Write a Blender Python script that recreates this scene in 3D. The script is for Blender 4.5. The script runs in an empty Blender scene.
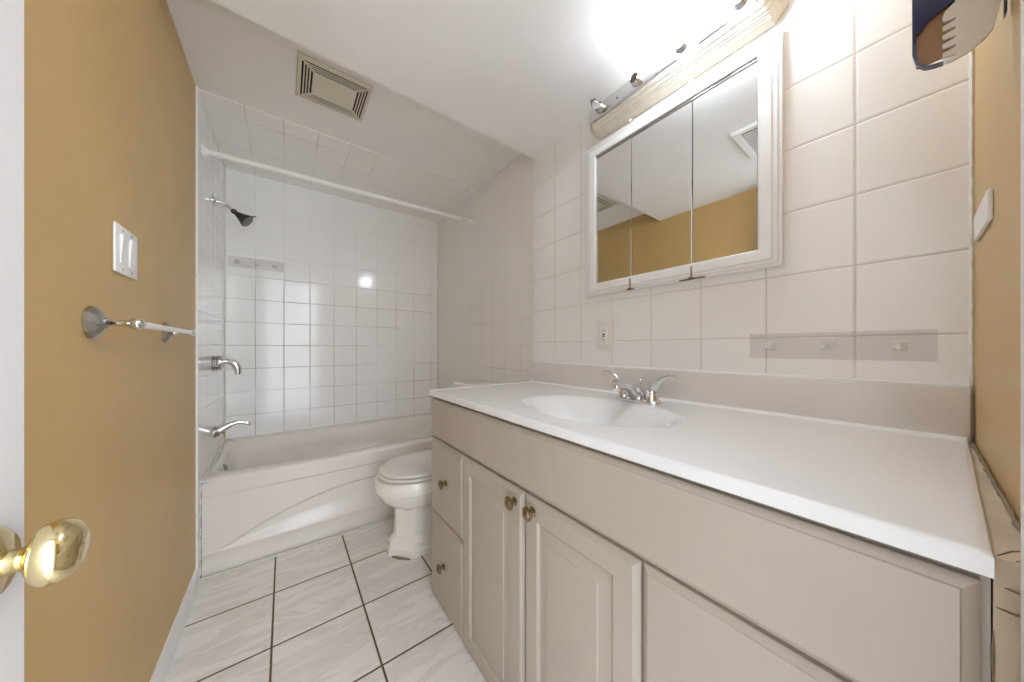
import bpy, bmesh, math
from mathutils import Vector, Matrix
C = bpy.context.scene.collection
S = bpy.context.scene
PI = math.pi

# ------------------------------------------------------------------ camera, world, light, exposure
cd = bpy.data.cameras.new('camera'); cam = bpy.data.objects.new('camera', cd); C.objects.link(cam)
cam.location = (0, 0, 1.06)
cam.rotation_euler = (math.radians(90), 0, -math.radians(36.75))
cd.sensor_width = 36; cd.sensor_fit = 'HORIZONTAL'
cd.lens = 304.4 / 1024 * 36
cd.shift_y = (348.0 - 341.0) / 1024
cd.clip_start = 0.01
S.camera = cam
w = bpy.data.worlds.new('world'); S.world = w; w.use_nodes = True
w.node_tree.nodes['Background'].inputs[0].default_value = (0.88, 0.965, 1.07, 1)
w.node_tree.nodes['Background'].inputs[1].default_value = 4.3
# added unseen fill light beyond the open door, angled past the vanity front
ld = bpy.data.lights.new('hall_fill_light', 'AREA'); ld.shape = 'RECTANGLE'; ld.size = 1.0; ld.size_y = 1.0
ld.energy = 12; ld.color = (0.91, 0.96, 1.0)
lo = bpy.data.objects.new('hall_fill_light', ld); C.objects.link(lo); lo.location = (0.80, -1.55, 1.75)
lo.rotation_euler = (math.radians(84), 0, math.radians(14))
BULB = 60.0
S.view_settings.view_transform = 'Standard'; S.view_settings.look = 'None'
S.view_settings.exposure = 0.46; S.view_settings.gamma = 1.0
S.view_settings.use_curve_mapping = False
S.cycles.max_bounces = 12; S.cycles.diffuse_bounces = 8; S.cycles.glossy_bounces = 6
S.cycles.transmission_bounces = 8; S.cycles.transparent_max_bounces = 12
S.cycles.use_denoising = True
S.cycles.sample_clamp_indirect = 4.0
S.cycles.caustics_reflective = False; S.cycles.caustics_refractive = False

# ------------------------------------------------------------------ room numbers (metres)
XL, XLT = -0.316, -0.309       # painted left wall, its tiled face in the tub bay
XW, XA = 1.113, 1.133          # vanity wall, right wall of the tub bay
YR, YE, YB = -0.066, 1.290, 2.655
HA, HB = 2.116, 2.220
ZC = 0.875

# ------------------------------------------------------------------ materials
def srgb(r, g, b):
    f = lambda c: c/12.92 if c <= .04045 else ((c+.055)/1.055)**2.4
    return (f(r/255), f(g/255), f(b/255), 1)
def new_mat(name, col, rough=.5, metal=0.0, coat=0.0, spec=.5):
    m = bpy.data.materials.new(name); m.use_nodes = True
    b = m.node_tree.nodes['Principled BSDF']
    b.inputs['Base Color'].default_value = col; b.inputs['Roughness'].default_value = rough
    b.inputs['Metallic'].default_value = metal; b.inputs['Coat Weight'].default_value = coat
    b.inputs['Specular IOR Level'].default_value = spec
    return m, m.node_tree, b
def N(nt, t, **kw):
    n = nt.nodes.new(t)
    for k, v in kw.items(): setattr(n, k, v)
    return n
def math_n(nt, op, a, b=None, c=None):
    n = N(nt, 'ShaderNodeMath', operation=op)
    for i, v in enumerate((a, b, c)):
        if v is None: continue
        if isinstance(v, (int, float)): n.inputs[i].default_value = v
        else: nt.links.new(v, n.inputs[i])
    return n.outputs[0]
def mixc(nt, fac, a, b):
    n = N(nt, 'ShaderNodeMix', data_type='RGBA')
    if isinstance(fac, (int, float)): n.inputs[0].default_value = fac
    else: nt.links.new(fac, n.inputs[0])
    for i, v in ((6, a), (7, b)):
        if isinstance(v, tuple): n.inputs[i].default_value = v
        else: nt.links.new(v, n.inputs[i])
    return n.outputs[2]
def noise(nt, pos, scale, detail=3, rough=.5, dist=0.0):
    n = N(nt, 'ShaderNodeTexNoise'); n.inputs['Scale'].default_value = scale
    n.inputs['Detail'].default_value = detail; n.inputs['Roughness'].default_value = rough
    n.inputs['Distortion'].default_value = dist
    nt.links.new(pos, n.inputs['Vector']); return n.outputs['Fac']
def ramp(nt, fac, lo, hi):
    n = N(nt, 'ShaderNodeMapRange'); n.inputs[1].default_value = lo; n.inputs[2].default_value = hi
    nt.links.new(fac, n.inputs[0]); return n.outputs[0]
def bump(nt, b, h, strength, dist):
    n = N(nt, 'ShaderNodeBump'); n.inputs['Strength'].default_value = strength
    n.inputs['Distance'].default_value = dist
    nt.links.new(h, n.inputs['Height']); nt.links.new(n.outputs[0], b.inputs['Normal'])

def simple(name, col, rough=.5, metal=0, coat=0, var=0.04, scale=6, bmp=0, bscale=60, spec=.5):
    """plain surface with faint tonal variation and an optional fine texture"""
    m, nt, b = new_mat(name, col, rough, metal, coat, spec)
    pos = N(nt, 'ShaderNodeNewGeometry').outputs['Position']
    f = noise(nt, pos, scale, 4)
    dark = tuple(c*(1-var*2.2) for c in col[:3]) + (1,)
    nt.links.new(mixc(nt, ramp(nt, f, .3, .7), col, dark), b.inputs['Base Color'])
    if bmp: bump(nt, b, noise(nt, pos, bscale, 5), bmp, .002)
    return m

def tile_mat(name, ax, org, size, col, grout, gw=.0022, rough=.12, gvar=(.35, .6), var=.03, marble=False, bmp=.5, ztop=None):
    """square tiles laid on two world axes, grout lines at org + k*size"""
    m, nt, b = new_mat(name, col, rough, 0, 0.0)
    pos = N(nt, 'ShaderNodeNewGeometry').outputs['Position']
    sp = N(nt, 'ShaderNodeSeparateXYZ'); nt.links.new(pos, sp.inputs[0])
    d = []
    ids = []
    for a, o, s in zip(ax, org, size):
        t = math_n(nt, 'DIVIDE', math_n(nt, 'SUBTRACT', sp.outputs['XYZ'.index(a)], o - 50*s), s)
        fr = math_n(nt, 'FRACT', t)
        e = math_n(nt, 'MINIMUM', fr, math_n(nt, 'SUBTRACT', 1.0, fr))
        d.append(math_n(nt, 'MULTIPLY', e, s)); ids.append(math_n(nt, 'FLOOR', t))
    dm = math_n(nt, 'MINIMUM', d[0], d[1])
    mask = ramp(nt, dm, gw*.5 + .0006, gw*.5 - .0002)
    cx = N(nt, 'ShaderNodeCombineXYZ'); nt.links.new(ids[0], cx.inputs[0]); nt.links.new(ids[1], cx.inputs[1])
    wn = N(nt, 'ShaderNodeTexWhiteNoise'); nt.links.new(cx.outputs[0], wn.inputs[0])
    dark = tuple(c*(1-var*2) for c in col[:3]) + (1,)
    base = mixc(nt, wn.outputs[0], col, dark)
    if marble:
        off = N(nt, 'ShaderNodeVectorMath', operation='SCALE'); nt.links.new(wn.outputs[1], off.inputs[0]); off.inputs[3].default_value = 9
        ad = N(nt, 'ShaderNodeVectorMath', operation='ADD'); nt.links.new(pos, ad.inputs[0]); nt.links.new(off.outputs[0], ad.inputs[1])
        mp = N(nt, 'ShaderNodeMapping'); nt.links.new(ad.outputs[0], mp.inputs[0])
        mp.inputs['Rotation'].default_value = (0, 0, math.radians(-38)); mp.inputs['Scale'].default_value = (1.0, 4.2, 1)
        v = noise(nt, mp.outputs[0], 3.2, 6, .55, 1.2)
        vein = ramp(nt, math_n(nt, 'ABSOLUTE', math_n(nt, 'SUBTRACT', v, .52)), .05, .0)
        base = mixc(nt, math_n(nt, 'MULTIPLY', vein, .20), base, srgb(168, 160, 152))
        base = mixc(nt, math_n(nt, 'MULTIPLY', ramp(nt, v, .45, .75), .35), base, srgb(186, 178, 170))
    gn = noise(nt, pos, 2.3, 3)
    gfade = ramp(nt, gn, *gvar)
    if ztop: gfade = math_n(nt, 'MULTIPLY', gfade, ramp(nt, sp.outputs[2], ztop+.12, ztop-.12))
    gcol = mixc(nt, gfade, tuple(c*.86 for c in col[:3]) + (1,), grout)
    nt.links.new(mixc(nt, mask, base, gcol), b.inputs['Base Color'])
    r = N(nt, 'ShaderNodeMix'); nt.links.new(mask, r.inputs[0]); r.inputs[2].default_value = rough; r.inputs[3].default_value = .8
    nt.links.new(r.outputs[0], b.inputs['Roughness'])
    hgt = math_n(nt, 'ADD', ramp(nt, dm, gw*.5, gw*.5 + .003), math_n(nt, 'MULTIPLY', noise(nt, pos, 7, 2), .35))
    bump(nt, b, hgt, bmp, .0012)
    return m


M = {}
M['tan'] = simple('tan_paint', srgb(198, 164, 106), .42, var=.03, scale=3, bmp=.12, bscale=55)
M['hall'] = simple('blocker_grey', srgb(150, 148, 146), .7)  # for the added light-blocking slab, grey to cut its bounce
M['ceil'] = simple('ceiling_paint', srgb(238, 236, 234), .8, var=.03, scale=2.5, bmp=.5, bscale=18)
M['tile_back'] = tile_mat('bath_tile_back', 'XZ', (XLT, 1.077), (.1524, .1524), srgb(240, 239, 237), srgb(150, 128, 106), gvar=(.36, .56), var=.008, ztop=1.62)
M['tile_side'] = tile_mat('bath_tile_side', 'YZ', (YB, 1.077), (.1524, .1524), srgb(240, 239, 237), srgb(172, 158, 144), gw=.0018, gvar=(.45, .65), var=.008, ztop=1.5)
M['tile_right'] = tile_mat('bath_tile_right', 'YZ', (YB, 1.077), (.1524, .1524), srgb(236, 233, 229), srgb(158, 142, 126), gw=.0018, gvar=(.36, .6), var=.008, ztop=1.5)
M['tile_top'] = tile_mat('bath_tile_ceiling', 'XY', (XLT, YB), (.1524, .1524), srgb(238, 236, 232), srgb(178, 168, 156), gw=.002, gvar=(.4, .6), var=.008)
M['tile_vanity'] = tile_mat('vanity_wall_tile', 'YZ', (.0935, 1.0895), (.1715, .1717), srgb(238, 236, 234), srgb(206, 199, 192), gw=.003, rough=.16, gvar=(.3, .6), bmp=.8, var=.006)
M['tile_floor'] = tile_mat('marbled_floor_tile', 'XY', (-.037, 1.671), (.298, .2985), srgb(238, 235, 232), srgb(100, 80, 52), gw=.0062, rough=.16, gvar=(.05, .3), marble=True, bmp=.6)
M['tub'] = simple('white_acrylic', srgb(228, 222, 216), .22, coat=.15, var=.015)
M['porcelain'] = simple('porcelain', srgb(244, 240, 233), .08, coat=.5, var=.01)
M['seat'] = simple('toilet_seat_plastic', srgb(232, 230, 226), .18, var=.01)
M['marble_top'] = simple('cultured_marble', srgb(240, 240, 240), .12, coat=.4, var=.01)
M['marble_edge'] = simple('backsplash_white', srgb(220, 214, 209), .2, var=.015)
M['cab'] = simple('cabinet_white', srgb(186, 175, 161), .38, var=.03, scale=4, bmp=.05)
M['white'] = simple('white_paint', srgb(232, 230, 228), .35, var=.01)
M['door'] = simple('door_paint', srgb(214, 209, 206), .45, var=.015)
M['plastic'] = simple('white_plastic', srgb(236, 234, 230), .3, var=.005)
M['almond'] = simple('almond_plastic', srgb(230, 224, 216), .35, var=.01)
M['cream'] = simple('cream_grille', srgb(214, 208, 190), .5, var=.02)
M['mould'] = simple('cream_moulding', srgb(222, 214, 198), .4, var=.05, scale=30)
M['chrome'] = simple('chrome', (.75, .75, .76, 1), .08, 1.0, var=.01)
M['nickel'] = simple('brushed_nickel', (.50, .49, .47, 1), .25, 1.0, var=.03)
M['bronze'] = simple('antique_brass', (.36, .29, .19, 1), .25, 1.0, var=.08, scale=40)
M['brass'] = simple('polished_brass', (.86, .73, .42, 1), .10, 1.0, var=.02)
M['rust'] = simple('rusty_steel', srgb(120, 96, 66), .5, .6, var=.15, scale=90)
M['black'] = simple('black_plastic', srgb(40, 40, 38), .35, var=.02)
M['dark'] = simple('dark_gap', srgb(48, 40, 32), .9, var=.02)
M['grey'] = simple('grey_nozzles', srgb(120, 120, 118), .4, var=.1, scale=300)
M['caulk'] = simple('old_caulk', srgb(228, 224, 214), .6, var=.06, scale=40)
M['grime'] = simple('grimy_caulk', srgb(150, 132, 108), .8, var=.15, scale=60)
M['filler'] = simple('dirty_filler', srgb(206, 192, 168), .6, var=.10, scale=14)
M['navy'] = simple('navy_plastic', srgb(34, 36, 78), .12, coat=.5, var=.2, scale=60)
M['beigep'] = simple('beige_plastic', srgb(212, 204, 192), .35, var=.01)
M['brown'] = simple('brown_plastic', srgb(140, 100, 60), .4, var=.05)
M['red'] = simple('red_button', srgb(150, 60, 50), .4, var=.01)
mm, nt, b = new_mat('mirror_glass', (.86, .87, .86, 1), .0, 1.0)
pos = N(nt, 'ShaderNodeNewGeometry').outputs['Position']
nt.links.new(ramp(nt, noise(nt, pos, 35, 4), .2, 4.0), b.inputs['Roughness']); b.inputs['Roughness'].default_value = 0
sp_ = noise(nt, pos, 60, 1); nt.links.new(mixc(nt, ramp(nt, sp_, .78, .80), (.86, .87, .86, 1), (.95, .95, .95, 1)), b.inputs['Base Color'])
for l in list(nt.links):
    if l.to_socket == b.inputs['Roughness']: nt.links.remove(l)
M['mirror'] = mm
gm, nt, b = new_mat('clear_glass', (1, 1, 1, 1), .03); b.inputs['Transmission Weight'].default_value = 1.0; M['glass'] = gm
cm, nt, b = new_mat('clear_film', srgb(204, 196, 194), .12)      # thin clear plastic, slightly greyed
b.inputs['Alpha'].default_value = .14
pos = N(nt, 'ShaderNodeNewGeometry').outputs['Position']; bump(nt, b, noise(nt, pos, 45, 3), .5, .003)
M['film'] = cm
hm, nt, b = new_mat('clear_hook', srgb(240, 238, 236), .05); b.inputs['Alpha'].default_value = .4; M['hook'] = hm
bm_, nt, b = new_mat('lit_globe', (1, 1, 1, 1), .3)
b.inputs['Emission Color'].default_value = (.86, .955, 1.08, 1); b.inputs['Emission Strength'].default_value = BULB
M['bulb'] = bm_

# ------------------------------------------------------------------ mesh helpers
def BM(): return bmesh.new()
def box(bm, x0, x1, y0, y1, z0, z1, bev=0, seg=2):
    g = bmesh.ops.create_cube(bm, size=1)
    vs = g['verts']
    for v in vs:
        v.co = Vector(((x0+x1)/2 + v.co.x*(x1-x0), (y0+y1)/2 + v.co.y*(y1-y0), (z0+z1)/2 + v.co.z*(z1-z0)))
    if bev:
        es = {e for v in vs for e in v.link_edges}
        bmesh.ops.bevel(bm, geom=list(es), offset=bev, segments=seg, affect='EDGES', profile=.5)
def frame_of(d):
    d = Vector(d).normalized()
    u = d.cross(Vector((0, 0, 1)))
    if u.length < 1e-3: u = d.cross(Vector((1, 0, 0)))
    u.normalize(); return d, u, d.cross(u).normalized()
def loft(bm, rings, cap0=True, cap1=True, closed=True):
    vs = [[bm.verts.new(p) for p in r] for r in rings]
    n = len(rings[0])
    for a, b in zip(vs, vs[1:]):
        for i in range(n if closed else n-1):
            j = (i+1) % n
            try: bm.faces.new((a[i], a[j], b[j], b[i]))
            except ValueError: pass
    if cap0: bm.faces.new(vs[0][::-1])
    if cap1: bm.faces.new(vs[-1])
    return vs
def lathe(bm, o, d, prof, n=32, cap=True, flat=None):
    """prof = [(distance along d, radius)]"""
    d, u, v = frame_of(d); o = Vector(o); rings = []
    for t, r in prof:
        rings.append([o + d*t + (u*math.cos(2*PI*k/n) + v*math.sin(2*PI*k/n))*max(r, 1e-5) for k in range(n)])
    loft(bm, rings, cap, cap)
def tube(bm, pts, r, n=14, flat=1.0):
    """round tube along points; r is a number or one radius per point; flat squashes it vertically"""
    pts = [Vector(p) for p in pts]
    if isinstance(r, (int, float)): r = [r]*len(pts)
    rings = []; prev = None
    for i, p in enumerate(pts):
        a = pts[max(i-1, 0)]; c = pts[min(i+1, len(pts)-1)]
        d = (c-a).normalized()
        if prev is None: _, u, v = frame_of(d)
        else:
            u = (prev - d*prev.dot(d)).normalized(); v = d.cross(u)
        prev = u
        rings.append([p + u*math.cos(2*PI*k/n)*r[i] + v*math.sin(2*PI*k/n)*r[i]*flat for k in range(n)])
    loft(bm, rings)
def curve_pts(ps, n=8):
    """smooth curve through the points (Catmull-Rom)"""
    ps = [Vector(p) for p in ps]; out = []
    q = [ps[0]*2-ps[1]] + ps + [ps[-1]*2-ps[-2]]
    for i in range(1, len(q)-2):
        for k in range(n):
            t = k/n; a, b, c, d = q[i-1:i+3]
            out.append(.5*((2*b) + (c-a)*t + (2*a-5*b+4*c-d)*t*t + (3*b-a-3*c+d)*t**3))
    out.append(ps[-1]); return out
def lerp_list(v, n):
    out = []
    m = len(v)-1
    for i in range(n):
        t = i/(n-1)*m; k = min(int(t), m-1); out.append(v[k] + (v[k+1]-v[k])*(t-k))
    return out
def prism(bm, pts, axis, a, b):
    """closed outline extruded along an axis"""
    def P(p, t):
        return {'X': (t, p[0], p[1]), 'Y': (p[0], t, p[1]), 'Z': (p[0], p[1], t)}[axis]
    loft(bm, [[P(p, a) for p in pts], [P(p, b) for p in pts]])
def obj(name, bm, mat, parent=None, smooth=35, loc=None):
    bmesh.ops.recalc_face_normals(bm, faces=bm.faces)
    me = bpy.data.meshes.new(name); bm.to_mesh(me); bm.free()
    if isinstance(mat, str): mat = M[mat]
    me.materials.append(mat)
    o = bpy.data.objects.new(name, me); C.objects.link(o)
    if smooth:
        for p in me.polygons: p.use_smooth = True
        try: me.set_sharp_from_angle(angle=math.radians(smooth))
        except Exception: pass
    if parent:
        o.parent = parent
        o.matrix_parent_inverse = Matrix.Translation(parent.location).inverted()
    return o
def tag(o, label, cat, group=None):
    o['label'] = label; o['category'] = cat
    if group: o['group'] = group
    return o
def thing(name, label, cat, loc, group=None):
    o = bpy.data.objects.new(name, None); C.objects.link(o); o.location = loc; o.empty_display_size = .05
    return tag(o, label, cat, group)
def struct(name, bm, mat, smooth=None):
    o = obj(name, bm, mat, None, smooth); o['kind'] = 'structure'; return o
def bx(*a, **k):
    bm = BM(); box(bm, *a, **k); return bm

# ------------------------------------------------------------------ the room
struct('floor', bx(-.46, 1.26, -1.7, 2.8, -.06, 0), 'tile_floor')
struct('wall_left', bx(XL-.12, XL, -.186, 2.8, 0, 2.4), 'tan')
struct('wall_left_tiled', bx(XL, XLT, 1.918, YB, .0, HB), 'tile_side')
struct('wall_back', bx(XL, XA+.12, YB, YB+.12, 0, 2.4), 'tile_back')
struct('wall_right', bx(XW, XW+.14, YR-.12, YE, 0, 2.4), 'tile_vanity')
struct('wall_right_tiled', bx(XA, XA+.12, YE, YB, 0, 2.4), 'tile_right')
struct('ceiling', bx(XL, XW, YR-.12, YE, HA, 2.4), 'ceil')
struct('ceiling_alcove', bx(XL, XA, YE, YB, HB, 2.4), 'ceil')
struct('ceiling_tiled', bx(XLT, XA, 1.93, YB, HB-.006, HB), 'tile_top')
# wall with the doorway the photograph was taken from
DX0, DX1, DZ = -.262, .385, 2.03
bm = BM(); box(bm, DX1, XW, YR-.12, YR, 0, HA); box(bm, XL, DX0, YR-.12, YR, 0, HA); box(bm, DX0, DX1, YR-.12, YR, DZ, HA)
struct('wall_front', bm, 'tan')
bm = BM()
box(bm, DX1-.012, DX1, YR-.12, YR, 0, DZ); box(bm, DX0, DX0+.012, YR-.12, YR, 0, DZ); box(bm, DX0, DX1, YR-.12, YR, DZ-.012, DZ)
struct('trim_1', bm, 'white')
bm = BM(); prism(bm, [(.40, YR), (.40, YR+.008), (.42, YR+.014), (.47, YR+.016), (.488, YR+.016), (.4885, YR)], 'Z', 0, 2.09)
struct('trim_2', bm, 'white', 30)
bm = BM()
prism(bm, [(XL, 0), (XL+.012, 0), (XL+.012, .062), (XL+.009, .074), (XL+.004, .084), (XL, .086)], 'Y', YR, 1.925)
struct('baseboard_left', bm, 'white')
# old caulk where the tub and tile meet the paint
bm = BM()
for k in range(26):
    z0 = .03 + k*.0166
    tube(bm, [(XLT+.003, 1.948+.002*math.sin(k*2.1), z0), (XLT+.003, 1.948+.002*math.sin((k+1)*2.1), z0+.0166)], .0035 + .001*math.sin(k*1.7), 6)
struct('trim_3', bm, 'caulk', 40)
bm = BM()
for k in range(14):
    z0 = .09 + k*.026 + .006*math.sin(k*3)
    box(bm, XLT+.0050, XLT+.0068, 1.9440, 1.9465, z0, z0+.010+.008*math.sin(k*5)**2)
struct('trim_4', bm, 'grime')
bm = BM(); tube(bm, [(XLT, 1.955, .006), (.4, 1.955, .006), (XA, 1.955, .006)], .005, 8)
tube(bm, [(XLT+.004, 1.958, .451), (XLT+.004, 2.4, .451), (XLT+.004, 2.55, .468), (XLT+.004, YB-.004, .476)], .008, 10)
struct('trim_5', bm, 'caulk', 40)
bm = BM(); tube(bm, [(XLT+.003, YB-.003, .48), (XLT+.003, YB-.003, 2.21)], .0045, 8); tube(bm, [(XA-.003, YB-.003, .48), (XA-.003, YB-.003, 2.21)], .006, 8)
struct('trim_6', bm, 'caulk', 40)
# rough caulk line between vanity-wall tile and the painted front wall
bm = BM()
for k in range(60):
    z0 = .88 + k*.0206
    tube(bm, [(XW-.001, YR+.003+.0006*math.sin(k*2.7), z0), (XW-.001, YR+.003+.0006*math.sin((k+1)*2.7), z0+.0206)], .0034, 6)
struct('trim_7', bm, 'caulk', 40)

# unseen slab added beside the door to block world light from the left
struct('hall_light_blocker', bx(-.72, -.60, -2.6, YR-.12, 0, 2.4), 'hall')

# ------------------------------------------------------------------ bathtub
T = thing('bathtub', 'white acrylic bathtub with a curved recess in its front apron', 'bathtub', (.41, 2.3, 0))
def ss(a, b, x):
    t = max(0, min(1, (x-a)/(b-a))); return t*t*(3-2*t)
def apron_y(x, z):
    y = 1.970
    if z > .36:
        y -= .016*ss(.362, .374, z)*(.15+.85*ss(-.22, .25, x))
    zc = .290 - .185*((x-.41)/.655)**2
    if z < .100: y += .004
    if zc > .108 and .1 < z < zc:
        t = (z-.1)/(zc-.1); amp = .022*min(1, (zc-.1)/.10)
        y += amp*ss(0, .55, t)*(1-ss(.90, 1, t)) + .002
    return y
bm = BM()
X0, X1 = XLT+.004, XA-.003
xs = [X0+(X1-X0)*i/150 for i in range(151)]
zs = [0, .05, .098, .1015] + [.105+(.40-.105)*i/110 for i in range(111)] + [.42, .436]
grid = [[bm.verts.new((x, apron_y(x, z), z)) for x in xs] for z in zs]
for a, b in zip(grid, grid[1:]):
    for i in range(len(xs)-1): bm.faces.new((a[i], a[i+1], b[i+1], b[i]))
obj('apron', bm, 'tub', T, 50)
def ring(x0, x1, y0, y1, z, e, n=160, zf=None):
    cx, cy, a, b = (x0+x1)/2, (y0+y1)/2, (x1-x0)/2, (y1-y0)/2; out = []
    for k in range(n):
        t = 2*PI*(k+.5)/n; c, s = math.cos(t), math.sin(t)
        if e == 0: q = 1/max(abs(c), abs(s))
        else: q = (abs(c)**e + abs(s)**e)**(-1/e)
        x, y = cx+a*c*q, cy+b*s*q
        out.append((x, y, z + (zf(x, y) if zf else 0)))
    return out
back = lambda x, y: .024*ss(2.40, 2.62, y)
bm = BM()
YA0, YA1 = 1.954, YB-.001
R = [ring(X0, X1, YA0, YA1, .436, 0), ring(X0+.003, X1-.001, YA0+.004, YA1-.0005, .447, 0, zf=back), ring(X0+.008, X1-.004, YA0+.012, YA1-.001, .4515, 0, zf=back),
     ring(-.279, 1.085, 2.022, 2.592, .4525, 8, zf=back), ring(-.271, 1.072, 2.032, 2.582, .447, 7, zf=back), ring(-.264, 1.055, 2.041, 2.573, .430, 7, zf=back),
     ring(-.245, .98, 2.055, 2.535, .365, 6), ring(-.238, .93, 2.062, 2.515, .352, 6), ring(-.21, .70, 2.085, 2.49, .20, 5), ring(-.18, .50, 2.11, 2.46, .125, 4), ring(-.10, .40, 2.18, 2.40, .105, 3), ring(.1, .2, 2.27, 2.31, .103, 2)]
for r_ in R[:3]:                                    # the front of the rim follows the apron
    for k, p in enumerate(r_):
        if p[1] < YA0 + .03: r_[k] = (p[0], p[1] - 1.954 + apron_y(p[0], .436), p[2])
loft(bm, R, False, True)
obj('basin', bm, 'tub', T, 60)
bm = BM(); lathe(bm, (-.262, 2.235, .418), (1, 0, .12), [(0, .020), (.004, .020), (.008, .016), (.009, .001)], 24); box(bm, -.256, -.246, 2.229, 2.241, .404, .428, .002)
obj('overflow_plate', bm, 'nickel', T)
# tile-edge caulk at the back of the tub
bm = BM(); tube(bm, [(XLT+.004, YB-.003, .4765), (XA-.004, YB-.003, .4765)], .005, 8); struct('trim_8', bm, 'caulk', 40)

# ------------------------------------------------------------------ shower rod
T = thing('shower_rod', 'long white shower curtain rod spanning the tub', 'curtain rod', (XLT, 2.0, 1.976))
a, b = Vector((XLT+.001, 1.99, 1.975)), Vector((XA-.001, 2.01, 2.008))
bm = BM(); tube(bm, [a, b], .0135, 20)
obj('rod', bm, 'white', T)
for p, d in ((a, 1), (b, -1)):
    bm = BM(); lathe(bm, p, (d, 0, 0), [(0, .030), (.004, .030), (.010, .022), (.022, .0165), (.024, .014)], 24)
    obj('flange', bm, 'white', T)
for t in (.935, .955):
    bm = BM(); lathe(bm, a.lerp(b, t)+Vector((0, -.0118, -.005)), (0, -1, -.4), [(0, .0042), (.0018, .0038), (.002, .001)], 12)
    obj('screw', bm, 'dark', T)

# ------------------------------------------------------------------ shower head
T = thing('wall_shower', 'shower head with black cone on a chrome arm', 'shower head', (XLT, 2.28, 1.856))
bm = BM(); lathe(bm, (XLT+.001, 2.28, 1.856), (1, 0, 0), [(0, .031), (.003, .031), (.009, .022), (.012, .010)], 28); obj('flange', bm, 'chrome', T)
bm = BM(); tube(bm, curve_pts([(XLT+.008, 2.28, 1.856), (-.278, 2.28, 1.856), (-.254, 2.28, 1.846), (-.232, 2.28, 1.822)]), .0095, 14); obj('shower_arm', bm, 'chrome', T)
o0 = Vector((-.234, 2.28, 1.825)); dd = Vector((.80, -.05, -.60)).normalized()
bm = BM(); lathe(bm, o0, dd, [(0, .008), (.002, .0125), (.010, .0145), (.018, .012), (.021, .010), (.024, .013), (.035, .017), (.052, .024), (.068, .033), (.076, .037), (.080, .037)], 30); obj('cone', bm, 'black', T)
bm = BM(); lathe(bm, o0+dd*.080, dd, [(0, .037), (.005, .0365), (.008, .033), (.010, .030)], 30)
d_, u_, v_ = frame_of(dd)
for rr, nn in ((.012, 6), (.024, 12)):
    for k in range(nn):
        p = o0+dd*.089+(u_*math.cos(2*PI*k/nn)+v_*math.sin(2*PI*k/nn))*rr
        lathe(bm, p, dd, [(0, .0028), (.004, .002)], 8)
obj('spray_face', bm, 'grey', T)
bm = BM(); tube(bm, [o0+dd*.078+v_*-.034, o0+dd*.083+v_*-.045, o0+dd*.092+v_*-.050], [.005, .004, .003], 8); obj('spray_lever', bm, 'grey', T)

# ------------------------------------------------------------------ tub valve and spout
T = thing('shower_valve', 'chrome tub valve with ribbed base and drooping lever', 'tap', (XLT, 2.25, .978))
bm = BM(); lathe(bm, (XLT+.001, 2.25, .978), (1, 0, 0), [(0, .040), (.004, .040), (.006, .036), (.013, .036), (.015, .040), (.020, .040), (.022, .036), (.029, .036), (.031, .039), (.036, .037), (.038, .020)], 12)
obj('escutcheon', bm, 'nickel', T, 20)
bm = BM()
c = curve_pts([(XLT+.036, 2.25, .985), (-.250, 2.25, .988), (-.225, 2.25, .978), (-.209, 2.25, .950), (-.206, 2.25, .915)])
tube(bm, c, lerp_list([.013, .014, .018, .019, .013], len(c)), 16); obj('lever', bm, 'chrome', T)
T = thing('tub_spout', 'slim curved chrome tub spout above the tub corner', 'tap', (XLT, 2.31, .60))
bm = BM(); lathe(bm, (XLT+.001, 2.31, .598), (1, 0, 0), [(0, .031), (.004, .031), (.010, .027), (.022, .024), (.026, .018)], 28); obj('base_ring', bm, 'nickel', T)
bm = BM()
c = curve_pts([(XLT+.012, 2.31, .600), (-.270, 2.31, .618), (-.235, 2.31, .636), (-.200, 2.31, .640), (-.170, 2.31, .628), (-.156, 2.31, .616)])
tube(bm, c, lerp_list([.024, .020, .014, .011, .009, .006], len(c)), 16); obj('spout', bm, 'chrome', T)
bm = BM(); tube(bm, [(-.270, 2.31, .604), (-.270, 2.312, .560)], .005, 8); tube(bm, [(-.270, 2.312, .560), (-.279, 2.30, .530)], .0035, 8); obj('diverter_pull', bm, 'brass', T)

# ------------------------------------------------------------------ clear adhesive hook strips
def hook_strip(T, P, n, spread, L, H, nrm, along):
    """P centre; nrm normal out of wall; along direction of the strip"""
    nrm = Vector(nrm); al = Vector(along); up = Vector((0, 0, 1)); P = Vector(P)
    def bxx(bm, c, a, h, d, bev):
        m = BM(); box(m, -a/2, a/2, -h/2, h/2, 0, d, bev)
        for v in m.verts: v.co = c + al*v.co.x + up*v.co.y + nrm*v.co.z
        me = bpy.data.meshes.new('t'); m.to_mesh(me); m.free(); bm.from_mesh(me); bpy.data.meshes.remove(me)
    bm = BM(); bxx(bm, P+nrm*.0008, L, H, .0016, .0006)
    obj('adhesive_film', bm, 'film', T)
    for k in range(n):
        c = P + al*spread[k]
        bm = BM(); bxx(bm, c+nrm*.002, .024, .026, .004, .0015)
        tube(bm, curve_pts([c+nrm*.004+up*.004, c+nrm*.014-up*.002, c+nrm*.018-up*.008, c+nrm*.016+up*.001], 5), .0028, 8)
        tube(bm, curve_pts([c+al*.006+nrm*.004+up*.004, c+al*.006+nrm*.014-up*.002, c+al*.006+nrm*.018-up*.008], 5), .0022, 8)
        obj('hook', bm, 'hook', T)
T = thing('hook_strip', 'clear plastic strip of three hooks on the wall above the countertop', 'hook strip', (XW, .14, 1.065))
hook_strip(T, (XW, .140, 1.066), 3, (.114, 0, -.113), .326, .070, (-1, 0, 0), (0, 1, 0))
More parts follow.
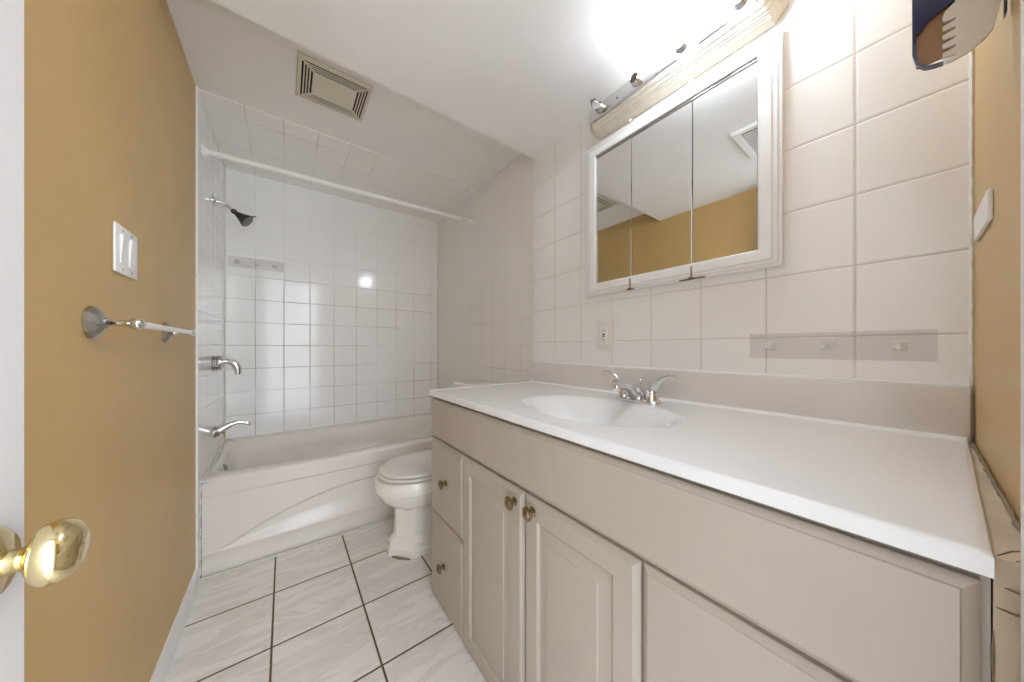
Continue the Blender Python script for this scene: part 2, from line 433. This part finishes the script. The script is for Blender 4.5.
T = thing('hook_strip', 'grey clear strip of three hooks on the back wall over the tub', 'hook strip', (-.148, YB, 1.62))
hook_strip(T, (-.148, YB, 1.621), 3, (-.10, .0, .095), .287, .068, (0, -1, 0), (1, 0, 0))

# ------------------------------------------------------------------ toilet
YT = 1.64
T = thing('toilet', 'white two-piece toilet with an octagonal pedestal and closed lid', 'toilet', (.65, YT, 0))
def bowl_ring(tip, hw, back, z, n=64, e=2.25):
    pts = []
    cx = tip + hw*1.35                      # centre of the rounded front
    cx = min(cx, back-.02)
    for k in range(n):
        t = 2*PI*k/n; c, s = math.cos(t), math.sin(t)
        if c < 0:
            q = (abs(c)**e + abs(s)**e)**(-1/e); pts.append((cx + (cx-tip)*c*q, YT + hw*s*q, z))
        else:
            q = (abs(c)**5 + abs(s)**5)**(-1/5); pts.append((cx + (back-cx)*c*q, YT + hw*s*q, z))
    return pts
bm = BM()
loft(bm, [bowl_ring(.52, .075, .78, .10), bowl_ring(.50, .085, .80, .20), bowl_ring(.452, .108, .86, .236), bowl_ring(.412, .140, .90, .258), bowl_ring(.378, .168, .93, .290), bowl_ring(.362, .180, .95, .325),
          bowl_ring(.360, .183, .95, .333), bowl_ring(.352, .189, .95, .337), bowl_ring(.349, .190, .95, .362), bowl_ring(.352, .188, .95, .386), bowl_ring(.360, .183, .95, .396), bowl_ring(.40, .15, .93, .398)])
def octo(tip, hw, back, z, cf=.82):
    return [(tip, YT-hw*(1-cf), z), (tip+hw*.78, YT-hw, z), (back, YT-hw, z), (back, YT+hw, z), (tip+hw*.78, YT+hw, z), (tip, YT+hw*(1-cf), z)]
loft(bm, [octo(.412, .118, .86, 0), octo(.412, .118, .86, .030), octo(.418, .113, .855, .036), octo(.420, .112, .85, .062), octo(.430, .104, .85, .070), octo(.436, .100, .85, .082), octo(.450, .092, .84, .092), octo(.452, .092, .84, .20), octo(.447, .098, .84, .25)])
obj('bowl', bm, 'porcelain', T, 28)
bm = BM()
loft(bm, [bowl_ring(.380, .170, .865, .402), bowl_ring(.370, .180, .87, .404), bowl_ring(.368, .182, .87, .410), bowl_ring(.374, .177, .865, .416)])
obj('seat', bm, 'seat', T, 40)
bm = BM()
loft(bm, [bowl_ring(.386, .165, .86, .4195), bowl_ring(.376, .175, .865, .4215), bowl_ring(.374, .177, .865, .427), bowl_ring(.380, .172, .86, .434), bowl_ring(.42, .145, .82, .441), bowl_ring(.50, .09, .74, .444)])
obj('lid', bm, 'seat', T, 40)
for s in (-1, 1):
    bm = BM(); tube(bm, [(.855, YT+s*.075-.015, .43), (.855, YT+s*.075+.015, .43)], .009, 12); obj('hinge', bm, 'seat', T)
bm = BM()
loft(bm, [[(x, y, z) for x, y in ((a, YT-h), (1.108, YT-h), (1.108, YT+h), (a, YT+h))] for a, h, z in ((.935, .175, .40), (.915, .185, .43), (.905, .195, .60), (.900, .200, .800))])
es = [e for e in bm.edges]; bmesh.ops.bevel(bm, geom=es, offset=.012, segments=3, affect='EDGES')
obj('tank', bm, 'porcelain', T, 40)
bm = BM(); box(bm, .888, 1.110, YT-.208, YT+.200, .801, .838, .010, 3); obj('tank_lid', bm, 'porcelain', T)
bm = BM(); lathe(bm, (.902, YT+.15, .74), (-1, 0, 0), [(0, .014), (.008, .012), (.012, .008)], 16); tube(bm, [(.893, YT+.15, .74), (.888, YT+.11, .735), (.888, YT+.08, .732)], [.006, .005, .006], 10); obj('flush_lever', bm, 'chrome', T)
# yellowed caulk blob at the pedestal foot
bm = BM(); tube(bm, [(.425, 1.60, .002), (.45, 1.565, .003), (.49, 1.525, .002)], [.004, .007, .004], 8); obj('foot_caulk', bm, 'grime', T)

for o_ in T.children: o_.location.x += .012
for o_ in T.children:
    if o_.name.startswith('tank') or o_.name.startswith('flush'): o_.location.x -= .012

# ------------------------------------------------------------------ vanity cabinet
XF = .525
T = thing('vanity_cabinet', 'long white bathroom vanity cabinet with brass knobs', 'cabinet', (.8, .62, 0))
bm = BM()
box(bm, XF, XF+.018, -.0395, 1.272, 0, .851); box(bm, XF+.018, 1.108, 1.256, 1.272, 0, .851); box(bm, XF+.018, 1.108, -.037, -.021, 0, .851)
box(bm, XF+.018, 1.108, -.021, 1.256, .06, .075); box(bm, 1.098, 1.108, -.021, 1.256, .075, .851)
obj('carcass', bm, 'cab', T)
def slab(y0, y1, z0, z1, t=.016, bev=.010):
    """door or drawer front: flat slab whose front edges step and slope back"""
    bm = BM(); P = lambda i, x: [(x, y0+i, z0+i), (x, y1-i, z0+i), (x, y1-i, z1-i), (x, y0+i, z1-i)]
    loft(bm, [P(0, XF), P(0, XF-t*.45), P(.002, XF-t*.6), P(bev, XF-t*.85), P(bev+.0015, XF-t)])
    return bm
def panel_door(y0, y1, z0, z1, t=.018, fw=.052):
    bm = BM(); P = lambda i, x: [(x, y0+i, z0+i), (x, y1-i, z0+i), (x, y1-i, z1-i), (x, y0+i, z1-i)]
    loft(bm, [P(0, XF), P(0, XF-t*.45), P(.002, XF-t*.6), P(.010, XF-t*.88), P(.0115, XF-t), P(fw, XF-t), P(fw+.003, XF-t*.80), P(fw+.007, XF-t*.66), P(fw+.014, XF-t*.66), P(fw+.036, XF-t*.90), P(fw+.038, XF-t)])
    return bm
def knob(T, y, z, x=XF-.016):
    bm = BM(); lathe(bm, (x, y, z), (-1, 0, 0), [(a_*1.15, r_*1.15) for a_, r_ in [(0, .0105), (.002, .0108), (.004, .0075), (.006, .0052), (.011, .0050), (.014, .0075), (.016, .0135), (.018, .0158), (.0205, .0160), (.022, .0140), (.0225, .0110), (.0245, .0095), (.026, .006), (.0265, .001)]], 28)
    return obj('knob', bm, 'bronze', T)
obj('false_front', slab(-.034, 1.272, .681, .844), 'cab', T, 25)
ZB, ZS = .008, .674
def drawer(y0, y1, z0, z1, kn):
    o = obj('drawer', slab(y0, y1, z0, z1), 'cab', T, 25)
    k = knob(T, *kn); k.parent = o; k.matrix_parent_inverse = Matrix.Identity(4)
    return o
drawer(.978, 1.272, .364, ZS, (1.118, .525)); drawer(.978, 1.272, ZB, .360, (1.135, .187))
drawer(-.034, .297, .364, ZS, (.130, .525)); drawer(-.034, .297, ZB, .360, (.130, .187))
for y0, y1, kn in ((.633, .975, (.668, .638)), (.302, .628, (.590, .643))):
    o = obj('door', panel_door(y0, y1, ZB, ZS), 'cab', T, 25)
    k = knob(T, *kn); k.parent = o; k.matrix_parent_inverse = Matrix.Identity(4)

# filler strip between cabinet and wall
T = thing('filler_strip', 'dirty cream filler strip between the countertop end and tan wall', 'filler strip', (.8, -.05, 0))
bm = BM(); prism(bm, [(.522, YR+.001), (XW-.001, YR+.001), (XW-.001, -.0602), (.522, -.0405)], 'Z', 0, .868); obj('strip', bm, 'filler', T)
bm = BM()
import random; random.seed(4)
cp = [(.55+.014*k, YR+.0025+random.uniform(-.0008, .0008), .8685) for k in range(40)]
tube(bm, cp, [random.uniform(.0016, .0034) for k in cp], 8)
obj('caulk_bead', bm, 'grime', T)
bm = BM()
for (xa, ya, xb, yb) in ((.56, -.060, .528, -.043), (.535, -.063, .526, -.052)):
    tube(bm, [(xa, ya, .8682), ((xa+xb)/2+.004, (ya+yb)/2, .8683), (xb, yb, .8682)], [.0004, .0008, .0005], 6)
for (ya, yb, z) in ((-.063, -.046, .846), (-.060, -.042, .826)):
    tube(bm, [(.5215, ya, z), (.5212, (ya+yb)/2, z-.004), (.5215, yb, z-.003)], [.0005, .0012, .0005], 6)
tube(bm, [(.5215, -.0405, .80), (.5212, -.0402, .775), (.5215, -.0405, .75)], [.0005, .0012, .0005], 8)
co = obj('crack', bm, 'grime', T); co['kind'] = 'stuff'

# ------------------------------------------------------------------ vanity top with integral sink
T = thing('countertop', 'glossy white vanity countertop with molded oval sink and backsplash', 'countertop', (.8, .62, ZC))
SX, SY, SA, SB = .765, .612, .188, .272
def top_z(x, y):
    q = math.sqrt(((x-SX)/SA)**2 + ((y-SY)/SB)**2); z = ZC
    if q < 1.06:
        z -= .016*(1-ss(.74, 1.0, q)) + .100*(1-ss(.18, .90, q)) + .004*(1-ss(0, .3, q))
    z += .003*(1-ss(.004, .012, abs(y-1.279)))         # raised drip edge on the end
    z += .006*ss(1.078, 1.0925, x)                      # cove into the backsplash
    return z
TX0, TX1, TY0, TY1 = .508, 1.0935, -.040, 1.2865
def shear(bm):
    for v in bm.verts:
        v.co.y -= .019*max(0, (v.co.x-.51)/.583)*max(0, min(1, (.2-v.co.y)/.24))
bm = BM(); nx, ny = 110, 240
gx = [TX0+.003+(TX1-TX0-.003)*i/nx for i in range(nx+1)]; gy = [TY0+.002+(TY1-TY0-.004)*j/ny for j in range(ny+1)]
G = [[bm.verts.new((x, y, top_z(x, y))) for y in gy] for x in gx]
for i in range(nx):
    for j in range(ny): bm.faces.new((G[i][j], G[i+1][j], G[i+1][j+1], G[i][j+1]))
per = [G[i][0] for i in range(nx+1)] + [G[nx][j] for j in range(1, ny+1)] + [G[i][ny] for i in range(nx-1, -1, -1)] + [G[0][j] for j in range(ny-1, 0, -1)]
def skirt(prev, off, z):
    out = []
    for v in per:
        x, y = v.co.x, v.co.y
        if i_x0(v): x = TX0+.003-off
        if abs(v.co.y-gy[0]) < 1e-6: y = gy[0]-off*.66
        if abs(v.co.y-gy[-1]) < 1e-6: y = gy[-1]+off*.66
        out.append(bm.verts.new((x, y, z)))
    for k in range(len(per)):
        j = (k+1) % len(per); bm.faces.new((prev[k], prev[j], out[j], out[k]))
    return out
i_x0 = lambda v: abs(v.co.x-gx[0]) < 1e-6
p1 = skirt(per, .002, ZC-.0012); p2 = skirt(p1, .003, ZC-.004); p3 = skirt(p2, .003, ZC-.0215); p4 = skirt(p3, .001, ZC-.0225)
shear(bm)
obj('sink_deck', bm, 'marble_top', T, 60)
bm = BM(); box(bm, 1.0935, 1.1125, YR+.004, 1.2865, ZC-.02, .981, .003, 3); obj('backsplash', bm, 'marble_edge', T)
bm = BM(); tube(bm, [(1.109, YR+.006, .982), (1.109, .6, .982), (1.109, 1.284, .982)], .004, 8); obj('caulk_line', bm, 'white', T)
bm = BM(); lathe(bm, (SX, SY, top_z(SX, SY)-.001), (0, 0, 1), [(0, .021), (.003, .021), (.004, .017), (.002, .012), (.006, .011), (.008, .002)], 28); obj('drain', bm, 'chrome', T)

# ------------------------------------------------------------------ faucet
FX, FY = .985, .588
T = thing('faucet', 'two-handle chrome bathroom faucet behind the sink', 'tap', (FX, FY, ZC))
z0 = ZC-.002
bm = BM()
def stad(hy, hx, z, n=40, e=3.2):
    return [(FX + hx*math.cos(t)*(abs(math.cos(t))**e+abs(math.sin(t))**e)**(-1/e), FY + hy*math.sin(t)*(abs(math.cos(t))**e+abs(math.sin(t))**e)**(-1/e), z) for t in [2*PI*k/n for k in range(n)]]
loft(bm, [stad(.079, .026, z0), stad(.080, .027, z0+.004), stad(.078, .026, z0+.010), stad(.074, .021, z0+.014)])
obj('base_plate', bm, 'chrome', T, 40)
bm = BM()
c = curve_pts([(FX+.016, FY, z0+.004), (FX-.010, FY, z0+.034), (FX-.045, FY, z0+.058), (FX-.090, FY, z0+.071), (FX-.126, FY, z0+.070)])
tube(bm, c, lerp_list([.030, .028, .024, .020, .0165], len(c)), 20)
lathe(bm, (FX-.120, FY, z0+.066), (-.15, 0, -1), [(0, .014), (.012, .0135), (.018, .012), (.020, .009)], 20)
obj('spout', bm, 'chrome', T, 50)
for s, dy in ((1, .052), (-1, -.052)):
    bm = BM(); lathe(bm, (FX, FY+dy, z0+.010), (0, 0, 1), [(0, .022), (.022, .0205), (.024, .019), (.026, .0205), (.034, .019), (.040, .014), (.043, .004)], 26)
    hb = obj('handle', bm, 'chrome', T, 45)
    bm = BM()
    c = curve_pts([(FX, FY+dy+s*.002, z0+.030), (FX-.004, FY+dy+s*.012, z0+.060), (FX-.008, FY+dy+s*.036, z0+.086), (FX-.010, FY+dy+s*.062, z0+.097), (FX-.010, FY+dy+s*.080, z0+.098)])
    tube(bm, c, lerp_list([.015, .013, .009, .0072, .0065], len(c)), 14, .8)
    l = obj('lever', bm, 'chrome', T, 45); l.parent = hb; l.matrix_parent_inverse = Matrix.Identity(4)
bm = BM(); tube(bm, [(FX+.018, FY, z0+.01), (FX+.018, FY, z0+.070)], .0022, 8); lathe(bm, (FX+.018, FY, z0+.066), (0, 0, 1), [(0, .003), (.003, .006), (.008, .0065), (.012, .004), (.014, .001)], 16)
obj('lift_rod', bm, 'chrome', T)

# ------------------------------------------------------------------ medicine cabinet
MX = 1.080
YA, YZ, ZA, ZZ = .223, .897, 1.287, 1.946        # outer edges of the frame
T = thing('medicine_cabinet', 'white framed medicine cabinet with three mirrored doors', 'medicine cabinet', (XW, .55, ZA))
GI = .053
def fr(i, x): return [(x, YA+i, ZA+i), (x, YZ-i, ZA+i), (x, YZ-i, ZZ-i), (x, YA+i, ZZ-i)]
bm = BM()
loft(bm, [fr(.004, XW-.0005), fr(.000, MX+.012), fr(.0015, MX+.006), fr(.006, MX+.005), fr(.0068, MX+.0075), fr(.0095, MX+.0075), fr(.0105, MX+.003), fr(.018, MX+.002), fr(.0195, MX+.0045), fr(.0215, MX+.0045), fr(.023, MX), fr(GI-.003, MX), fr(GI, MX+.002), fr(GI, MX+.014)], True, False)
obj('frame', bm, 'white', T, 20)
seams = (YA+GI+.001, .453, .676, YZ-GI-.001)
for y0, y1 in zip(seams, seams[1:]):
    bm = BM(); P = lambda i, x: [(x, y0+.0012+i, ZA+GI+.001+i), (x, y1-.0012-i, ZA+GI+.001+i), (x, y1-.0012-i, ZZ-GI-.010-i), (x, y0+.0012+i, ZZ-GI-.010-i)]
    loft(bm, [P(0, MX+.014), P(0, MX+.0085), P(.001, MX+.0080)])
    obj('mirror_door', bm, 'mirror', T, None)
bm = BM(); box(bm, MX+.006, MX+.014, YA+GI, YZ-GI, ZZ-GI-.009, ZZ-GI-.001, .002); obj('top_rail', bm, 'nickel', T)
for y in (.453, .676):
    L_ = .042 if y < .5 else .018
    bm = BM(); box(bm, MX-.004, MX+.001, y-L_, y+L_*.9, ZA-.001, ZA+.0035, .001); lathe(bm, (MX-.004, y, ZA+.001), (0, 0, 1), [(0, .007), (.003, .008), (.006, .005), (.007, .001)], 14); box(bm, MX-.002, MX+.001, y-.0015, y+.0015, ZA, ZA+.044)
    obj('hinge', bm, 'rust', T)
    bm = BM(); box(bm, MX-.003, MX+.001, y-.008, y+.008, ZZ-.003, ZZ+.003, .001); lathe(bm, (MX-.002, y, ZZ-.004), (0, 0, 1), [(0, .004), (.008, .004)], 10)
    obj('hinge', bm, 'cream', T)

# ------------------------------------------------------------------ vanity light
T = thing('vanity_light', 'cream framed chrome bar light with globe bulbs above the mirror', 'light', (XW, .538, 2.03))
LYc, LZc = .5405, 2.033
def oct_ring(i, x, hy=.325, hz=.059, ch=.030):
    hy -= i; hz -= i; c = max(ch - i*.58, .004)
    return [(x, LYc+a, LZc+b) for a, b in ((-hy+c, -hz), (hy-c, -hz), (hy, -hz+c), (hy, hz-c), (hy-c, hz), (-hy+c, hz), (-hy, hz-c), (-hy, -hz+c))]
bm = BM()
loft(bm, [oct_ring(0, XW-.001), oct_ring(0, 1.082), oct_ring(.001, 1.078), oct_ring(.004, 1.0765), oct_ring(.005, 1.072), oct_ring(.008, 1.070), oct_ring(.009, 1.065), oct_ring(.012, 1.063), oct_ring(.013, 1.058), oct_ring(.020, 1.050), oct_ring(.021, 1.045), oct_ring(.024, 1.043), oct_ring(.025, 1.038), oct_ring(.028, 1.038), oct_ring(.029, 1.06)], True, False)
obj('moulding', bm, 'mould', T, 15)
bm = BM(); box(bm, 1.030, XW-.003, LYc-.295, LYc+.295, LZc-.0285, LZc+.0285, .004, 2); obj('chrome_bar', bm, 'chrome', T)
SK = (.775, .617, .459, .301)
for k, y in enumerate(SK):
    bm = BM(); lathe(bm, (1.031, y, LZc+.002), (-1, 0, 0), [(0, .019), (.004, .020), (.008, .018), (.020, .0165), (.022, .015), (.018, .013), (.004, .012)], 28)
    obj('socket', bm, 'nickel' if k != 1 else 'chrome', T)
bm = BM(); lathe(bm, (1.012, SK[1], LZc+.002), (-1, 0, 0), [(0, .013), (.003, .012)], 20); obj('empty_socket_core', bm, 'dark', T)
for k in (2, 3):
    bm = BM(); R0 = .037; pr_ = [(0, .013), (.010, .014)]
    for q in range(1, 15):
        a = .40 + (PI-.40)*q/14; pr_.append((.012+R0*(1-math.cos(a))-R0*(1-math.cos(.40))+.0, max(R0*math.sin(a), .0004)))
    lathe(bm, (1.014, SK[k], LZc+.002), (-1, 0, 0), pr_, 32); bo = obj('bulb', bm, 'bulb', T, 60); bo['label'] = 'lit white globe bulb'
bm = BM(); lathe(bm, (1.016, SK[0], LZc+.002), (-1, 0, 0), [(0, .011), (.010, .013), (.022, .017), (.032, .015), (.042, .008), (.050, .003), (.052, .0005)], 24); bo = obj('bulb', bm, 'glass', T, 60); bo['label'] = 'small clear unlit bulb'
for y in (.70, .375):
    bm = BM(); lathe(bm, (1.0305, y, LZc-.004), (-1, 0, 0), [(0, .005), (.003, .0042), (.004, .001)], 12)
    obj('thumb_screw', bm, 'nickel', T)

# ------------------------------------------------------------------ wall plates
T = thing('power_outlet', 'cream outlet with test buttons on the tiled wall above the faucet', 'outlet', (XW, .817, 1.115))
bm = BM(); box(bm, XW-.006, XW-.0003, .778, .857, 1.054, 1.176, .002, 2); obj('cover_plate', bm, 'almond', T)
bm = BM(); box(bm, XW-.0085, XW-.004, .800, .835, 1.081, 1.149, .001); obj('receptacle', bm, 'plastic', T)
for zc_ in (1.096, 1.134):
    bm = BM()
    for dy in (-.006, .006): box(bm, XW-.0089, XW-.008, .8175+dy-.001, .8175+dy+.001, zc_-.004, zc_+.004)
    lathe(bm, (XW-.008, .8175, zc_+(.0085 if zc_ > 1.11 else -.0085)), (-1, 0, 0), [(0, .002), (.001, .002)], 10)
    obj('socket_slots', bm, 'dark', T)
bm = BM(); box(bm, XW-.0098, XW-.008, .811, .824, 1.1165, 1.1215, .0006); obj('test_button', bm, 'black', T)
bm = BM(); box(bm, XW-.0098, XW-.008, .811, .824, 1.1085, 1.1135, .0006); obj('reset_button', bm, 'red', T)

T = thing('light_switch', 'white double rocker switch plate on the tan wall', 'light switch', (XL, 1.167, 1.294))
bm = BM(); box(bm, XL+.0003, XL+.006, 1.102, 1.232, 1.237, 1.351, .003, 2); obj('cover_plate', bm, 'plastic', T)
for y in (1.140, 1.192):
    bm = BM(); loft(bm, [[(XL+.005, y-.0165, 1.260), (XL+.005, y+.0165, 1.260), (XL+.005, y+.0165, 1.328), (XL+.005, y-.0165, 1.328)], [(XL+.0075, y-.016, 1.261), (XL+.0075, y+.016, 1.261), (XL+.0115, y+.016, 1.3275), (XL+.0115, y-.016, 1.3275)]])
    obj('rocker', bm, 'plastic', T, None)
    for z in (1.2475, 1.3405):
        bm = BM(); lathe(bm, (XL+.0058, y, z), (1, 0, 0), [(0, .003), (.0012, .0025)], 10); obj('screw', bm, 'nickel', T)

T = thing('wall_plate', 'small blank white plate low beside the countertop on tan wall', 'wall plate', (.9, YR, 1.28))
bm = BM(); prism(bm, [(.845, 1.251), (1.040, 1.259), (1.043, 1.308), (.845, 1.300)], 'Y', YR+.0004, YR+.005); bmesh.ops.bevel(bm, geom=list(bm.edges), offset=.0015, segments=2, affect='EDGES')
obj('plate', bm, 'plastic', T)

# ------------------------------------------------------------------ towel bar
T = thing('towel_bar', 'chrome towel bar with faceted round mounts on the tan wall', 'towel bar', (XL, 1.24, 1.112))
for y in (1.006, 1.478):
    bm = BM(); lathe(bm, (XL+.0005, y, 1.112), (1, 0, 0), [(0, .034), (.006, .034), (.008, .031), (.014, .024), (.019, .013), (.022, .010)], 10); 
    f = obj('mount', bm, 'nickel', T, 15)
    bm = BM(); lathe(bm, (XL+.018, y, 1.112), (1, 0, 0), [(0, .010), (.016, .0065), (.030, .0065), (.034, .009), (.038, .012), (.044, .0135), (.050, .012), (.054, .006), (.055, .001)], 20)
    obj('post', bm, 'chrome', T, 45)
bm = BM(); tube(bm, [(XL+.061, 1.010, 1.112), (XL+.061, 1.474, 1.112)], .0072, 16); obj('bar', bm, 'white', T)
for y, s in ((1.006, 1), (1.478, -1)):
    bm = BM(); lathe(bm, (XL+.061, y+s*.008, 1.112), (0, s, 0), [(0, .011), (.010, .0105), (.014, .009), (.020, .0078)], 18)
    obj('end_cap', bm, 'chrome', T)

# ------------------------------------------------------------------ exhaust fan grille in the tub bay ceiling, vent in the main ceiling
T = thing('exhaust_fan', 'cream exhaust fan cover with slotted edges in the ceiling recess', 'exhaust fan', (.18, 1.57, HB))
ex0, ex1, ey0, ey1 = .040, .316, 1.450, 1.700
def rc(i, z): return [(ex0+i, ey0+i, z), (ex1-i, ey0+i, z), (ex1-i, ey1-i, z), (ex0+i, ey1-i, z)]
bm = BM()
ZV = HB-.001
loft(bm, [rc(0, ZV), rc(0, ZV-.006), rc(.004, ZV-.010), rc(.015, ZV-.012), rc(.0155, ZV-.010), rc(.0155, ZV-.009)], False, False)
for k in range(3):
    i = .022 + k*.0105
    loft(bm, [rc(i, ZV-.0105), rc(i, ZV-.0125), rc(i+.0050, ZV-.0125), rc(i+.0050, ZV-.0105), rc(i, ZV-.0105)], False, False)
for a, b in ((ex0+.017, ey0+.017), (ex1-.017, ey0+.017), (ex1-.017, ey1-.017), (ex0+.017, ey1-.017)):
    cx, cy = (ex0+ex1)/2, (ey0+ey1)/2
    d = Vector(((1 if a < cx else -1), (1 if b < cy else -1), 0))
    p = Vector((a, b, ZV-.0105)); tube(bm, [p, p+d*.040], .004, 6)
obj('grille', bm, 'cream', T, 30)
bm = BM(); loft(bm, [rc(.055, ZV-.010), rc(.055, ZV-.013), rc(.058, ZV-.015)], False, True); obj('center_panel', bm, 'cream', T, 30)
bm = BM(); loft(bm, [rc(.014, ZV-.0005), rc(.014, ZV-.0025)]); obj('opening', bm, 'dark', T, None)

T = thing('ceiling_vent', 'square white louvred ceiling vent reflected in the mirror', 'vent', (.26, .42, HA))
vx0, vx1, vy0, vy1 = .105, .420, .270, .560
bm = BM(); P = lambda i, z: [(vx0+i, vy0+i, z), (vx1-i, vy0+i, z), (vx1-i, vy1-i, z), (vx0+i, vy1-i, z)]
loft(bm, [P(0, HA-.0005), P(0, HA-.010), P(.006, HA-.018), P(.030, HA-.016), P(.034, HA-.010), P(.034, HA-.002)], False, False)
obj('frame', bm, 'white', T, 30)
for k in range(12):
    x = vx0+.040+k*.0200
    bm = BM(); box(bm, x, x+.0110, vy0+.033, vy1-.033, HA-.015, HA-.011)
    obj('slat', bm, 'white', T, None)
bm = BM(); loft(bm, [P(.032, HA-.0005), P(.032, HA-.002)]); obj('opening', bm, 'dark', T, None)

# ------------------------------------------------------------------ open door with brass knob
T = thing('door', 'white door standing open against the tan wall', 'door', (-.23, -.09, 0))
bm = BM(); box(bm, -.248, -.210, -.10, .541, .01, 2.02, .002, 1); obj('door_slab', bm, 'door', T)
ky, kz, kx = .486, .869, -.210
T2 = obj('door_knob', (lambda m: (lathe(m, (kx+.012, ky, kz), (1, 0, 0), [(0, .0105), (.006, .0095), (.012, .0115), (.015, .020), (.019, .0260), (.025, .0280), (.032, .0270), (.0375, .0225), (.041, .015), (.0425, .001)], 40), m)[1])(BM()), 'brass', T, 60)
bm = BM(); lathe(bm, (kx+.0002, ky, kz), (1, 0, 0), [(0, .032), (.004, .032), (.009, .026), (.012, .013), (.0135, .011)], 40); obj('rosette', bm, 'brass', T)
for z in (.25, 1.75):
    bm = BM(); tube(bm, [(-.206, -.098, z-.045), (-.206, -.098, z+.045)], .006, 10); obj('hinge', bm, 'brass', T)

# ------------------------------------------------------------------ navy and beige holder high on the right
T = thing('wall_holder', 'navy and beige plastic holder with slotted side high on the tan wall', 'holder', (.75, YR, 1.5))
HX0, HX1, HT = .700, .706, 1.66
out = [(-.062, HT), (-.060, 1.485), (-.055, 1.456), (-.049, 1.447), (-.037, 1.4385), (-.024, 1.436), (-.020, 1.4375), (-.020, 1.440)]
teeth = []
for k in range(5):
    z = 1.4425 + k*.0118
    teeth += [(-.0275, z-.001), (-.0285, z+.0012), (-.019, z+.0022), (-.0182, z+.0050), (-.0182, z+.0085)]
out += teeth + [(-.020, 1.505), (-.027, 1.511), (-.031, 1.52), (-.031, HT)]
bm = BM(); prism(bm, out, 'X', HX0, HX0+.004); obj('side_panel', bm, 'beigep', T, 30)
bm = BM()
o1 = [(.0065, HT), (.0062, 1.465), (.003, 1.450), (-.004, 1.4415), (-.012, 1.4385), (-.019, 1.4375)]
o2 = [(-.019, 1.4395), (-.012, 1.441), (-.005, 1.444), (.0008, 1.452), (.0030, 1.466), (.0030, HT)]
prism(bm, o1+o2, 'X', HX0-.002, HX1)
prism(bm, [(.003, 1.490), (-.006, 1.503), (-.018, 1.5095), (-.028, 1.5135), (-.031, HT), (.003, HT)], 'X', HX0-.001, HX0+.003)
obj('shell', bm, 'navy', T, 40)
bm = BM(); box(bm, HX0+.0042, HX1-.0005, -.040, .003, 1.4475, HT-.004); obj('inner_case', bm, 'brown', T)
bm = BM(); prism(bm, [(-.0632, HT), (-.0632, 1.466), (-.0612, 1.462), (-.0610, 1.485), (-.0618, HT)], 'X', HX0-.003, HX1); obj('back_plate', bm, 'black', T)
